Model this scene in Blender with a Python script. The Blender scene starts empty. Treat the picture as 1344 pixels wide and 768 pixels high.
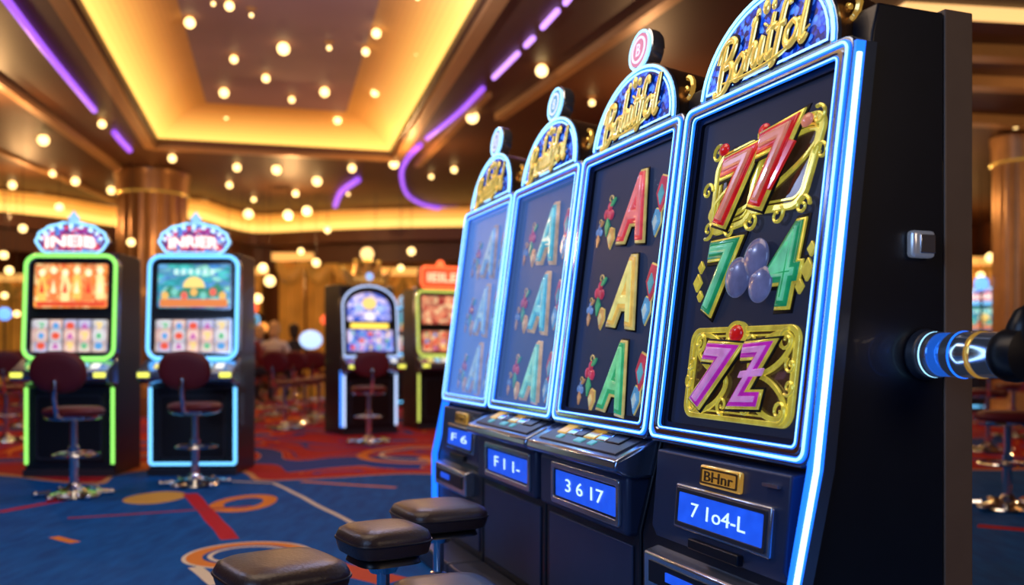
import bpy, bmesh, math, random
from mathutils import Vector, Matrix
random.seed(4)
COL=bpy.context.scene.collection
F=1200.; CZ=1.05; HY=460.; PI=math.pi
def at(px,py,Y): return Vector(((px-672)*Y/F, Y, CZ+(HY-py)*Y/F))
def ceil_at(px,py,z=4.0): return at(px,py,(z-CZ)*F/(HY-py))
def floor_at(px,py,z=0.): return at(px,py,(CZ-z)*F/(py-HY))
R=math.radians
# ---------------- materials
MC={}
def M(name,col,rough=.5,metal=0.,emit=None,es=0.,var=.12,scale=12.,bump=0.,coat=0.,evar=0.,spec=.5):
    if name in MC: return MC[name]
    m=bpy.data.materials.new(name); m.use_nodes=True; nt=m.node_tree; p=nt.nodes['Principled BSDF']
    tc=nt.nodes.new('ShaderNodeTexCoord'); n=nt.nodes.new('ShaderNodeTexNoise'); n.inputs['Scale'].default_value=scale; n.inputs['Detail'].default_value=3
    nt.links.new(tc.outputs['Object'],n.inputs['Vector'])
    def mixc(c,v):
        mx=nt.nodes.new('ShaderNodeMix'); mx.data_type='RGBA'
        mx.inputs[6].default_value=(*[a*(1-v) for a in c],1); mx.inputs[7].default_value=(*[min(1,a*(1+v)) for a in c],1)
        nt.links.new(n.outputs['Fac'],mx.inputs[0]); return mx.outputs[2]
    nt.links.new(mixc(col,var),p.inputs['Base Color'])
    p.inputs['Roughness'].default_value=rough; p.inputs['Metallic'].default_value=metal
    p.inputs['Coat Weight'].default_value=coat; p.inputs['Specular IOR Level'].default_value=spec
    if emit:
        p.inputs['Emission Color'].default_value=(*emit,1); p.inputs['Emission Strength'].default_value=es
        if evar: nt.links.new(mixc(emit,evar),p.inputs['Emission Color'])
    if bump:
        b=nt.nodes.new('ShaderNodeBump'); b.inputs['Strength'].default_value=bump; b.inputs['Distance'].default_value=.01
        nt.links.new(n.outputs['Fac'],b.inputs['Height']); nt.links.new(b.outputs['Normal'],p.inputs['Normal'])
    MC[name]=m; return m
def Glow(name,col,s): return M(name,[c*.5 for c in col],.4,0,col,s)
def cells_mat(name,cols,scale,s,rand=.0,stretch=(1,1,1),blend=False,dark=.8):
    if name in MC: return MC[name]
    m=bpy.data.materials.new(name); m.use_nodes=True; nt=m.node_tree; p=nt.nodes['Principled BSDF']
    tc=nt.nodes.new('ShaderNodeTexCoord'); mp=nt.nodes.new('ShaderNodeMapping'); mp.inputs['Scale'].default_value=stretch
    v=nt.nodes.new('ShaderNodeTexVoronoi'); v.inputs['Scale'].default_value=scale; v.inputs['Randomness'].default_value=rand
    if blend: v.feature='SMOOTH_F1'; v.inputs['Smoothness'].default_value=.35
    nt.links.new(tc.outputs['Object'],mp.inputs['Vector']); nt.links.new(mp.outputs['Vector'],v.inputs['Vector'])
    sp=nt.nodes.new('ShaderNodeSeparateColor'); nt.links.new(v.outputs['Color'],sp.inputs[0])
    r=nt.nodes.new('ShaderNodeValToRGB'); r.color_ramp.interpolation='LINEAR' if blend else 'CONSTANT'
    e=r.color_ramp.elements
    while len(e)<len(cols): e.new(.5)
    for k,c in enumerate(cols): e[k].position=k/len(cols); e[k].color=(*c,1)
    nt.links.new(sp.outputs[0],r.inputs[0])
    mx=nt.nodes.new('ShaderNodeMix'); mx.data_type='RGBA'; mx.blend_type='MULTIPLY'
    r2=nt.nodes.new('ShaderNodeValToRGB'); r2.color_ramp.elements[0].position=.25; r2.color_ramp.elements[0].color=(1.2,1.2,1.2,1); r2.color_ramp.elements[1].position=.6; r2.color_ramp.elements[1].color=(.25,.2,.3,1)
    nt.links.new(v.outputs['Distance'],r2.inputs[0]); mx.inputs[0].default_value=dark
    nt.links.new(r.outputs[0],mx.inputs[6]); nt.links.new(r2.outputs[0],mx.inputs[7])
    nt.links.new(mx.outputs[2],p.inputs['Base Color']); nt.links.new(mx.outputs[2],p.inputs['Emission Color'])
    p.inputs['Emission Strength'].default_value=s; p.inputs['Roughness'].default_value=.25
    MC[name]=m; return m
# ---------------- mesh builder
def rrect(cx,cz,hw,hh,r,k=6):
    o=[]
    for (sx,sz,a0) in ((1,1,0),(-1,1,90),(-1,-1,180),(1,-1,270)):
        for j in range(k+1):
            a=R(a0+90*j/k); o.append((cx+sx*(hw-r)+r*math.cos(a),cz+sz*(hh-r)+r*math.sin(a)))
    return o
def turn2(o,cx,cz,rot,sh=0.):
    c,s=math.cos(rot),math.sin(rot); r=[]
    for x,z in o:
        x,z=x-cx,z-cz; x+=sh*z; r.append((cx+c*x-s*z,cz+s*x+c*z))
    return r
def ellipse(cx,cz,rx,rz,k=24,rot=0.):
    c,s=math.cos(rot),math.sin(rot); o=[]
    for j in range(k):
        a=2*PI*j/k; x,z=rx*math.cos(a),rz*math.sin(a); o.append((cx+c*x-s*z,cz+s*x+c*z))
    return o
def arch(cx,z0,hw,h,k=20,low=0.):
    o=[(cx+hw*math.cos(PI*j/k),z0+h*math.sin(PI*j/k)) for j in range(k+1)]
    if low: o=o+[(cx-hw,z0-low),(cx+hw,z0-low)]
    return o
def smooth(pts,n=6,closed=False):
    P=[Vector(p) for p in pts]; out=[]; L=len(P)
    for i in range(L if closed else L-1):
        g=(lambda k:P[k%L]) if closed else (lambda k:P[max(0,min(L-1,k))])
        a,b,c,d=g(i-1),g(i),g(i+1),g(i+2)
        for j in range(n):
            t=j/n; out.append(.5*((2*b)+(c-a)*t+(2*a-5*b+4*c-d)*t*t+(3*b-a-3*c+d)*t**3))
    if not closed: out.append(P[-1])
    return out
class B:
    def __init__(s): s.bm=bmesh.new()
    def box(s,x0,x1,y0,y1,z0,z1):
        s.prism([(x0,z0),(x1,z0),(x1,z1),(x0,z1)],y0,y1); return s
    def prism(s,pts,y0,y1,axis='y'):
        f=(lambda p,h:(p[0],h,p[1])) if axis=='y' else ((lambda p,h:(h,p[0],p[1])) if axis=='x' else (lambda p,h:(p[0],p[1],h)))
        a=[s.bm.verts.new(f(p,y0)) for p in pts]; b=[s.bm.verts.new(f(p,y1)) for p in pts]
        s.bm.faces.new(a); s.bm.faces.new(b[::-1]); n=len(pts)
        for i in range(n): s.bm.faces.new((a[i],b[i],b[(i+1)%n],a[(i+1)%n]))
        return s
    def ring(s,po,pi,y0,y1):
        n=len(po); v=[[s.bm.verts.new((p[0],y,p[1])) for p in pp] for pp,y in ((po,y0),(pi,y0),(pi,y1),(po,y1))]
        for i in range(n):
            j=(i+1)%n
            for k in range(4): s.bm.faces.new((v[k][i],v[k][j],v[(k+1)%4][j],v[(k+1)%4][i]))
        return s
    def tube(s,pts,r,closed=False,seg=8):
        P=[Vector(p) for p in pts]; n=len(P); rs=r if isinstance(r,(list,tuple)) else [r]*n; rings=[]
        N=None
        for i in range(n):
            if closed: t=(P[(i+1)%n]-P[i-1])
            else: t=P[min(i+1,n-1)]-P[max(i-1,0)]
            t.normalize()
            if N is None:
                N=t.cross(Vector((0,0,1)) if abs(t.z)<.9 else Vector((1,0,0)))
            N=(N-t*N.dot(t)); N.normalize(); b=t.cross(N)
            rings.append([s.bm.verts.new(P[i]+(N*math.cos(2*PI*k/seg)+b*math.sin(2*PI*k/seg))*rs[i]) for k in range(seg)])
        for i in range(n if closed else n-1):
            a,b2=rings[i],rings[(i+1)%n]
            for k in range(seg): s.bm.faces.new((a[k],a[(k+1)%seg],b2[(k+1)%seg],b2[k]))
        if not closed: s.bm.faces.new(rings[0][::-1]); s.bm.faces.new(rings[-1])
        return s
    def path2(s,outl,y,r,closed=True,seg=8): return s.tube([(p[0],y,p[1]) for p in outl],r,closed,seg)
    def scroll(s,cx,cz,r0,a0,turn,y,w=.005,n=16):
        P=[]
        for j in range(n+1):
            t=j/n; r_=r0*(1-.85*t); a=a0+turn*t*2*PI; P.append((cx+r_*math.cos(a),y,cz+r_*math.sin(a)))
        return s.tube(P,[w*(1-.4*j/n) for j in range(n+1)],False,6)
    def lathe(s,prof,c=(0,0,0),seg=24,mtx=None,flute=0.):
        rings=[]
        for (r,z) in prof:
            rg=[]
            for k in range(seg):
                a=2*PI*k/seg; rr=r*(1-(flute if k%2 else 0)); v=Vector((rr*math.cos(a),rr*math.sin(a),z))
                if mtx: v=mtx@v
                rg.append(s.bm.verts.new(v+Vector(c)))
            rings.append(rg)
        for i in range(len(rings)-1):
            for k in range(seg): s.bm.faces.new((rings[i][k],rings[i][(k+1)%seg],rings[i+1][(k+1)%seg],rings[i+1][k]))
        s.bm.faces.new(rings[0][::-1]); s.bm.faces.new(rings[-1]); return s
    def ball(s,c,r,sc=(1,1,1),seg=16):
        m=Matrix.Translation(c)@Matrix.Diagonal((r*sc[0],r*sc[1],r*sc[2],1))
        bmesh.ops.create_uvsphere(s.bm,u_segments=seg,v_segments=max(6,seg//2),radius=1,matrix=m); return s
    def obj(s,name,mat,parent=None,mtx=None,bevel=0.,sm=True):
        if mtx: bmesh.ops.transform(s.bm,matrix=mtx,verts=s.bm.verts)
        bmesh.ops.recalc_face_normals(s.bm,faces=s.bm.faces)
        me=bpy.data.meshes.new(name); s.bm.to_mesh(me); s.bm.free()
        me.materials.append(mat)
        if sm: me.shade_smooth(); me.set_sharp_from_angle(angle=R(38))
        o=bpy.data.objects.new(name,me); COL.objects.link(o)
        if parent: o.parent=parent
        if bevel:
            b=o.modifiers.new('bevel','BEVEL'); b.width=bevel; b.segments=3; b.limit_method='ANGLE'; b.angle_limit=R(40)
        return o
def tag(o,label=None,cat=None,group=None,kind=None):
    if label: o['label']=label
    if cat: o['category']=cat
    if group: o['group']=group
    if kind: o['kind']=kind
    return o
def thing(name,label,cat,loc=(0,0,0),rz=0.,group=None):
    o=bpy.data.objects.new(name,None); COL.objects.link(o); o.location=loc; o.rotation_euler=(0,0,rz); o.empty_display_size=.1
    return tag(o,label,cat,group)
def kids(o): return [c for c in bpy.data.objects if c.parent==o]
def copy_tree(o,parent=None):
    c=o.copy(); COL.objects.link(c)
    if parent: c.parent=parent
    for ch in kids(o): copy_tree(ch,c)
    return c
def struct(o): o['kind']='structure'; return o
def text_mesh(s,offset=0.,shear=0.,bev=.03):
    cu=bpy.data.curves.new('t','FONT'); cu.body=s; cu.offset=offset; cu.extrude=.04; cu.bevel_depth=bev; cu.bevel_resolution=1; cu.shear=shear; cu.resolution_u=3
    ob=bpy.data.objects.new('t',cu); COL.objects.link(ob); bpy.context.view_layer.update()
    me=bpy.data.meshes.new_from_object(ob.evaluated_get(bpy.context.evaluated_depsgraph_get())); bpy.data.objects.remove(ob); bpy.data.curves.remove(cu)
    return me
def glyph(parent,s,cx,cz,w,h,y,mat,omat=None,off=.04,rot=0.,mtx=None,name='lettering',ext=.006,shear=0.,bend=0.,bold=0.,hi=None,bev=.03):
    base=text_mesh(s,0,shear,0); xs=[v.co.x for v in base.vertices]; ys=[v.co.y for v in base.vertices]
    mx,my=(min(xs)+max(xs))/2,(min(ys)+max(ys))/2; sx,sy=w/max(1e-3,max(xs)-min(xs)),h/max(1e-3,max(ys)-min(ys))
    bpy.data.meshes.remove(base); out=None
    L=([(bold+off,omat,y,name+'_outline')] if omat else [])+[(bold,mat,y-(ext*.9 if omat else 0),name)]
    if hi: L.append((bold-.05,hi,y-ext*1.9,name+'_highlight'))
    for (o_,m_,yy,nm) in L:
        me=text_mesh(s,o_,shear,bev)
        c,sn=math.cos(rot),math.sin(rot)
        for v in me.vertices:
            X,Z=(v.co.x-mx)*sx,(v.co.y-my)*sy
            if bend: Z-=bend*(X/(w/2))**2
            v.co=Vector((cx+c*X-sn*Z,yy-v.co.z/.07*ext,cz+sn*X+c*Z))
            if mtx: v.co=mtx@v.co
        me.materials.clear(); me.materials.append(m_); me.name=nm
        ob=bpy.data.objects.new(nm,me); COL.objects.link(ob); ob.parent=parent; out=ob
    return out
SL={'B':(.70,[[(.14,0),(.12,.4),(.18,.98)],[(-.10,.72),(-.02,.95),(.25,1.06),(.56,.90),(.44,.62),(.22,.52),(.54,.44),(.60,.18),(.34,-.04),(.0,.02),(-.08,.14)]]),
'o':(.50,[[(.22,.50),(.05,.36),(.06,.10),(.24,.0),(.40,.14),(.40,.38),(.22,.50)],[(.40,.40),(.50,.44)]]),
'h':(.48,[[(.02,.92),(.10,1.04),(.10,.8),(.06,0)],[(.06,.2),(.18,.46),(.31,.42),(.31,.1),(.38,.0),(.48,.1)]]),
'i':(.26,[[(.02,.42),(.08,.5),(.07,.1),(.15,.0),(.26,.1)],[(.10,.72),(.13,.76)]]),
't':(.32,[[(.12,.9),(.09,.12),(.17,.0),(.30,.1)],[(-.06,.56),(.12,.60),(.30,.60)]]),
'f':(.36,[[(.38,.88),(.30,1.04),(.18,.92),(.12,.3),(.08,-.16),(-.04,-.24)],[(-.04,.50),(.12,.54),(.30,.54)]]),
'l':(.28,[[(.12,1.04),(.10,.6),(.09,.1),(.17,-.02),(.28,.10)]])}
def script_word(parent,word,cx,cz,w,y,mat,omat,mtx,rot=.1,shear=.28,r=.105,bend=.02):
    tot=sum(SL[c][0] for c in word); k=w/tot; c_,s_=math.cos(rot),math.sin(rot)
    for (rr,yy,m_,nm,sq) in ((r*1.55,y,omat,'lettering_shadow',.2),(r,y-.005,mat,'lettering',.45)):
        b=B(); x0=-tot/2
        for ch in word:
            adv,st=SL[ch]
            for S in st:
                P=smooth([(x0+a+shear*z,0,(z-.45)*1.1) for a,z in S],4); n=len(P)
                rad=[rr*k*(.62+.38*math.sin(PI*(j+.6)/(n+.2))) for j in range(n)]
                Q=[]
                for p in P:
                    X,Z=p.x*k,p.z*k; Z-=bend*(X/(w/2))**2; Q.append((cx+c_*X-s_*Z,0,cz+s_*X+c_*Z))
                b.tube(Q,rad,False,8)
            x0+=adv
        for v in b.bm.verts: v.co.y=v.co.y*sq+yy
        b.obj(nm,m_,parent,mtx)
# ---------------- palette
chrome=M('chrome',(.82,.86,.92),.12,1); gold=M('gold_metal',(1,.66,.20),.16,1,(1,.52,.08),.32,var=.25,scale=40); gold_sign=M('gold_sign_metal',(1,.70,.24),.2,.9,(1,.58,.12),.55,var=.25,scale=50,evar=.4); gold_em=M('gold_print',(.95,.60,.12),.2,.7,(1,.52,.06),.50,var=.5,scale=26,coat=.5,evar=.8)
satin=M('satin_chrome',(.66,.71,.80),.2,.9); polished=M('polished_light_chrome',(.80,.84,.92),.10,1.,(.3,.4,.7),.05)
navy=M('navy_cabinet_paint',(.006,.009,.018),.38,0,var=.2,coat=.1); slate=M('slate_lower_panel',(.032,.048,.11),.38,.1); brown=M('brown_side_board',(.17,.115,.08),.5)
silver=M('silver_blue_bezel',(.36,.46,.68),.18,.9); black=M('black_plastic',(.008,.008,.011),.35); dgrey=M('dark_grey_plastic',(.03,.034,.05),.38); bord=M('screen_border_black',(.012,.014,.022),.4,spec=.2)
core=Glow('neon_core_pale_blue',(.32,.70,1.),2.1); blue=Glow('neon_blue',(.01,.16,1.),1.8); disp=M('display_blue',(.01,.05,.4),.3,0,(.010,.085,.78),1.,var=.2,scale=30,evar=.35); digit=Glow('display_digits',(.55,.8,1),1.3)
leather=M('dark_brown_leather',(.045,.026,.022),.34,bump=.15,scale=120); burg=M('burgundy_leather',(.13,.010,.018),.5,bump=.1,scale=80)
# ---------------- camera
cam=bpy.data.cameras.new('camera'); co=bpy.data.objects.new('camera',cam); COL.objects.link(co); co.location=(0,0,CZ); co.rotation_euler=(PI/2,0,0)
cam.sensor_width=36; cam.lens=F/1344*36; cam.shift_y=(HY-384)/1344; cam.clip_start=.05; cam.clip_end=100
cam.dof.use_dof=True; cam.dof.focus_distance=2.6; cam.dof.aperture_fstop=1.6
bpy.context.scene.camera=co
# ---------------- floor
def floor_material():
    m=bpy.data.materials.new('casino_carpet'); m.use_nodes=True; nt=m.node_tree; p=nt.nodes['Principled BSDF']; L=nt.links.new
    def mt(op,a,b=None,c=None):
        n=nt.nodes.new('ShaderNodeMath'); n.operation=op
        for i,v in enumerate((a,b,c)):
            if v is None: continue
            if isinstance(v,(int,float)): n.inputs[i].default_value=v
            else: L(v,n.inputs[i])
        return n.outputs[0]
    g=nt.nodes.new('ShaderNodeNewGeometry'); sp=nt.nodes.new('ShaderNodeSeparateXYZ'); L(g.outputs['Position'],sp.inputs[0])
    def noise(scale,detail=2,dist=0.,stretch=None):
        n=nt.nodes.new('ShaderNodeTexNoise'); n.inputs['Scale'].default_value=scale; n.inputs['Detail'].default_value=detail; n.inputs['Distortion'].default_value=dist
        if stretch:
            mp=nt.nodes.new('ShaderNodeMapping'); mp.inputs['Scale'].default_value=stretch; L(g.outputs['Position'],mp.inputs['Vector']); L(mp.outputs[0],n.inputs['Vector'])
        else: L(g.outputs['Position'],n.inputs['Vector'])
        return n.outputs['Fac']
    w=noise(.9,1)
    X=mt('ADD',sp.outputs[0],mt('MULTIPLY',mt('SUBTRACT',w,.5),.08)); Y=mt('ADD',sp.outputs[1],mt('MULTIPLY',mt('SUBTRACT',noise(1.1,1),.5),.08))
    def dist(cx,cy,ky=1.): 
        a=mt('SUBTRACT',X,cx); b=mt('MULTIPLY',mt('SUBTRACT',Y,cy),ky); return mt('SQRT',mt('ADD',mt('MULTIPLY',a,a),mt('MULTIPLY',b,b)))
    def ring(cx,cy,r,wd,ky=1.): return mt('LESS_THAN',mt('ABSOLUTE',mt('SUBTRACT',dist(cx,cy,ky),r)),wd)
    def seg(a,b,wd):
        dx,dy=b[0]-a[0],b[1]-a[1]; ln=math.hypot(dx,dy); dx/=ln; dy/=ln
        ux=mt('SUBTRACT',X,a[0]); uy=mt('SUBTRACT',Y,a[1])
        s=mt('ADD',mt('MULTIPLY',ux,dx),mt('MULTIPLY',uy,dy)); t=mt('ABSOLUTE',mt('SUBTRACT',mt('MULTIPLY',uy,dx),mt('MULTIPLY',ux,dy)))
        return mt('MULTIPLY',mt('LESS_THAN',t,wd),mt('MULTIPLY',mt('GREATER_THAN',s,0.),mt('LESS_THAN',s,ln)))
    def mix(f,a,b):
        n=nt.nodes.new('ShaderNodeMix'); n.data_type='RGBA'
        if isinstance(f,(int,float)): n.inputs[0].default_value=f
        else: L(f,n.inputs[0])
        for i,v in ((6,a),(7,b)):
            if isinstance(v,tuple): n.inputs[i].default_value=(*v,1)
            else: L(v,n.inputs[i])
        return n.outputs[2]
    fine=noise(90,3); streak=noise(14,3,0,(1,.25,1))
    bl=mix(streak,(.001,.035,.17),(.005,.16,.55)); rd=mix(fine,(.38,.010,.018),(.70,.03,.03)); orr=(.9,.28,.04); cream=(.9,.75,.5)
    reg=mt('ADD',sp.outputs[1],mt('MULTIPLY',mt('SUBTRACT',noise(.5,1,.8),.5),3.2))
    c=mix(mt('GREATER_THAN',reg,7.8),bl,rd)
    c=mix(mt('LESS_THAN',mt('ABSOLUTE',mt('SUBTRACT',reg,7.8)),.05),c,(.8,.35,.12))
    far=mt('GREATER_THAN',reg,8.3); n2=noise(.7,0,1.5)
    c=mix(mt('MULTIPLY',mt('LESS_THAN',mt('ABSOLUTE',mt('SUBTRACT',n2,.40)),.018),far),c,(.02,.07,.36))
    c=mix(mt('MULTIPLY',mt('GREATER_THAN',n2,.60),far),c,(.02,.07,.36))
    c=mix(mt('MULTIPLY',mt('LESS_THAN',mt('ABSOLUTE',mt('SUBTRACT',n2,.60)),.008),far),c,orr)
    c=mix(mt('MULTIPLY',mt('LESS_THAN',mt('ABSOLUTE',mt('SUBTRACT',n2,.50)),.007),far),c,orr)
    f1=floor_at(325,728); f2=floor_at(320,660); f3=floor_at(205,653)
    for cx,cy,r_,wd,cc in ((-3.6,8.6,.5,.05,orr),(-.9,9.3,.6,.05,orr),(-.9,9.3,.42,.02,cream),(4.,6.,.5,.06,orr),(3.2,4.6,.4,.05,(.6,.02,.03))): c=mix(ring(cx,cy,r_,wd,.8),c,cc)
    c=mix(ring(f1.x,f1.y,.27,.045),c,orr); c=mix(ring(f1.x,f1.y,.31,.010),c,cream); c=mix(ring(f1.x,f1.y,.19,.012),c,cream)
    c=mix(ring(f2.x,f2.y,.17,.045,.6),c,orr); c=mix(mt('LESS_THAN',dist(f3.x,f3.y,.7),.2),c,(.8,.45,.08))
    for a,b,wd,cc in (((250,648),(300,708),.05,(.6,.02,.03)),((360,634),(470,690),.018,cream),((90,680),(330,664),.025,(.40,.04,.06)),((0,672),(90,655),.04,(.6,.02,.03)),((255,745),(285,768),.03,cream),((430,742),(520,764),.09,(.7,.1,.04)),((395,632),(520,640),.03,orr),((70,705),(100,712),.03,orr),((300,632),(360,634),.02,cream),((1285,690),(1400,700),.06,(.6,.02,.03))):
        A,Bq=floor_at(*a),floor_at(*b); c=mix(seg(A,Bq,wd),c,cc)
    c=mix(mt('MULTIPLY',mt('SUBTRACT',fine,.35),.4),c,(.01,.02,.05))
    L(c,p.inputs['Base Color']); p.inputs['Roughness'].default_value=.75; p.inputs['Specular IOR Level'].default_value=.12
    b=nt.nodes.new('ShaderNodeBump'); b.inputs['Strength'].default_value=.3; b.inputs['Distance'].default_value=.01; L(noise(300,2),b.inputs['Height']); L(b.outputs[0],p.inputs['Normal'])
    return m
X0,X1,Y0,Y1,H=-14.,11.,-5.,24.,4.0
struct(B().box(X0,X1,Y0,Y1,-.1,0).obj('floor',floor_material(),sm=False))
def panel_mat(name,c1,c2,scale):
    m=bpy.data.materials.new(name); m.use_nodes=True; nt=m.node_tree; p=nt.nodes['Principled BSDF']
    g=nt.nodes.new('ShaderNodeNewGeometry'); w=nt.nodes.new('ShaderNodeTexWave'); w.inputs['Scale'].default_value=scale; w.inputs['Distortion'].default_value=.6; w.bands_direction='DIAGONAL'
    mp=nt.nodes.new('ShaderNodeMapping'); mp.inputs['Scale'].default_value=(1,1,.02)
    nt.links.new(g.outputs['Position'],mp.inputs[0]); nt.links.new(mp.outputs[0],w.inputs['Vector'])
    mx=nt.nodes.new('ShaderNodeMix'); mx.data_type='RGBA'; mx.inputs[6].default_value=(*c1,1); mx.inputs[7].default_value=(*c2,1)
    nt.links.new(w.outputs['Fac'],mx.inputs[0]); nt.links.new(mx.outputs[2],p.inputs['Base Color']); p.inputs['Roughness'].default_value=.5
    return m
wallm=panel_mat('brown_panelled_wall',(.08,.026,.008),(.24,.09,.025),.5)
for nm,bx in (('wall_left',(X0-.1,X0,Y0,Y1)),('wall_right',(X1,X1+.1,Y0,Y1)),('wall_back',(X0,X1,Y1,Y1+.1)),('wall_front',(X0,X1,Y0-.1,Y0))):
    struct(B().box(*bx,0,H).obj(nm,wallm,sm=False))
# ---------------- ceiling with recessed tray
ceilm=M('dark_brown_ceiling',(.105,.042,.015),.5,var=.4,scale=.8)
e=Vector((-.25,.968,0)); q=Vector((.968,.25,0))
FL=Vector((-5.05,13.05,0)); Wd=3.3; Ln=10.
def tr(a,b,z): v=FL+q*a-e*b; return (v.x,v.y,z)
bm=bmesh.new()
out=[bm.verts.new(p) for p in ((X0,Y1,H),(X1,Y1,H),(X1,Y0,H),(X0,Y0,H))]
inn=[bm.verts.new(p) for p in (tr(0,0,H),tr(Wd,0,H),tr(Wd,Ln,H),tr(0,Ln,H))]
for i in range(4): bm.faces.new((out[i],out[(i+1)%4],inn[(i+1)%4],inn[i]))
bb=B(); bb.bm.free(); bb.bm=bm; ceil=struct(bb.obj('ceiling',ceilm,sm=False))
def quadstrip(l1,l2,name,mat,parent):
    b=B(); n=len(l1); v1=[b.bm.verts.new(p) for p in l1]; v2=[b.bm.verts.new(p) for p in l2]
    for i in range(n): b.bm.faces.new((v1[i],v1[(i+1)%n],v2[(i+1)%n],v2[i]))
    return b.obj(name,mat,parent,sm=False)
def loop(ins,z): return [tr(ins,ins,z),tr(Wd-ins,ins,z),tr(Wd-ins,Ln-ins,z),tr(ins,Ln-ins,z)]
quadstrip(loop(0,H),loop(0,H+.08),'cove_lip',ceilm,ceil)
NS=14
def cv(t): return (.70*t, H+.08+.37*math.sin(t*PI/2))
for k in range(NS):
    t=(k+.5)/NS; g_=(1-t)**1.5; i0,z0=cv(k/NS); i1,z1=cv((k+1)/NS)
    col=(1,.27+.34*g_,.035+.085*g_); quadstrip(loop(i0,z0),loop(i1,z1),'cove_painted_glow' if k<3 else 'cove_curve',M('cove_glow_falloff_%d'%k,(.5,.28,.08),.6,0,col,.14+1.55*g_),ceil)  # cove glow painted as emission steps, fading from rim to centre
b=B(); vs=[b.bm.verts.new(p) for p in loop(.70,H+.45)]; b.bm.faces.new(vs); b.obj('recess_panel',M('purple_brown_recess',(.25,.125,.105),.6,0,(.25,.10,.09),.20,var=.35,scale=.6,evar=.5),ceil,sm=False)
trimm=M('bronze_ceiling_trim',(.40,.19,.06),.4,.3,(1,.38,.08),.06)
def beam(a,b_,w,h,n,mat=trimm):
    A,Bq=ceil_at(*a),ceil_at(*b_); d=(Bq-A); d.z=0; ln=d.length; d.normalize(); s=Vector((-d.y,d.x,0))*w
    bb=B(); P=[A-s,A+s,Bq+s,Bq-s]; bb.prism([(p.x,p.y) for p in P],H-h,H-.002,'z'); return struct(bb.obj(n,mat,sm=False))
beam((-60,60),(160,222),.06,.08,'trim_1'); beam((895,-20),(655,150),.06,.08,'trim_2'); beam((640,120),(548,215),.05,.06,'trim_3')
beam((-60,170),(150,262),.05,.06,'trim_4'); beam((1240,100),(1400,108),.10,.12,'trim_5'); beam((1240,150),(1400,158),.1,.12,'trim_6'); beam((1240,60),(1400,66),.1,.12,'trim_7')
beam((1180,8),(1420,22),.10,.05,'trim_8',M('warm_cove_line',(1,.8,.5),.5,0,(1,.55,.18),1.3))
for k,(a,b_) in enumerate((((-.12,-.12),(Wd+.12,-.12)),((Wd+.12,-.12),(Wd+.12,Ln)),((-.12,Ln),(-.12,-.12)))):
    A=Vector(tr(*a,H)); Bq=Vector(tr(*b_,H)); d=(Bq-A).normalized(); s=Vector((-d.y,d.x,0))*.07
    struct(B().prism([(p.x,p.y) for p in (A-s,A+s,Bq+s,Bq-s)],H-.06,H-.002,'z').obj('trim_%d'%(9+k),trimm,sm=False))
# far wavy cove band
pts=[at(p,0,y_) for p,y_ in ((-120,15.5),(0,16.6),(80,17.4),(160,18.6),(250,17.6),(300,18.8),(340,19.6),(420,19.2),(520,18.8),(640,18.6),(760,18.5))]
pts=smooth([(p.x,p.y,0) for p in pts],5)
def ribbon(z0,z1,th,name,mat,dy=0.):
    b=B(); P=[(p.x,p.y+dy) for p in pts]+[(p.x,p.y+dy+th) for p in reversed(pts)]
    return struct(b.prism(P,z0,z1,'z').obj(name,mat,sm=False))
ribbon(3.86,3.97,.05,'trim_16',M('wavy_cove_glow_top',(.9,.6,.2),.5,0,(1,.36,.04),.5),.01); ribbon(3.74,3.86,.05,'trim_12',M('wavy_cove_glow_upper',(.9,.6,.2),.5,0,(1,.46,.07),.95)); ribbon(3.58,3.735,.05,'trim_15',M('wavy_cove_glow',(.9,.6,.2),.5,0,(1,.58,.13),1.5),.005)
ribbon(3.30,3.56,.6,'trim_13',M('soffit_brown',(.14,.05,.016),.5,var=.3,scale=1),-.12); ribbon(2.9,3.28,.3,'trim_14',M('soffit_dark',(.10,.035,.012),.5),.2)
# purple neon strips on the ceiling
purple=Glow('neon_purple',(.36,.10,.95),1.3); violet_hot=Glow('neon_violet_bright',(.62,.30,1),1.8)
def strip(pp,r,label,mat=purple):
    P=smooth([ceil_at(x,y,H-r-.001) for x,y in pp],5); tag(B().tube(P,r).obj('neon_strip',mat),label,'neon light')
strip([(-10,-25),(60,67),(124,145)],.035,'long straight violet light strip on the ceiling left of the recess')
strip([(150,174),(158,184),(170,197)],.04,'shortest violet light strip, past the end of the long straight one')
strip([(765,-25),(742,4)],.026,'violet light dash at the top edge, first of the dashes right of the recess',violet_hot)
strip([(732,14),(712,36)],.026,'second violet light dash from the top edge right of the recess',violet_hot)
strip([(700,50),(690,60)],.026,'third violet light dash from the top edge right of the recess',violet_hot)
strip([(680,70),(655,95),(648,102)],.026,'fourth violet light dash from the top edge right of the recess',violet_hot)
strip([(634,116),(600,150),(560,182)],.030,'longest straight violet light dash right of the recess')
strip([(552,190),(535,208),(527,230),(535,256),(560,270),(600,276)],.035,'hook-shaped violet light strip curling above the red signed machine')
strip([(470,236),(448,252),(440,270)],.05,'short violet light strip over the far machines beyond the recess')
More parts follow.
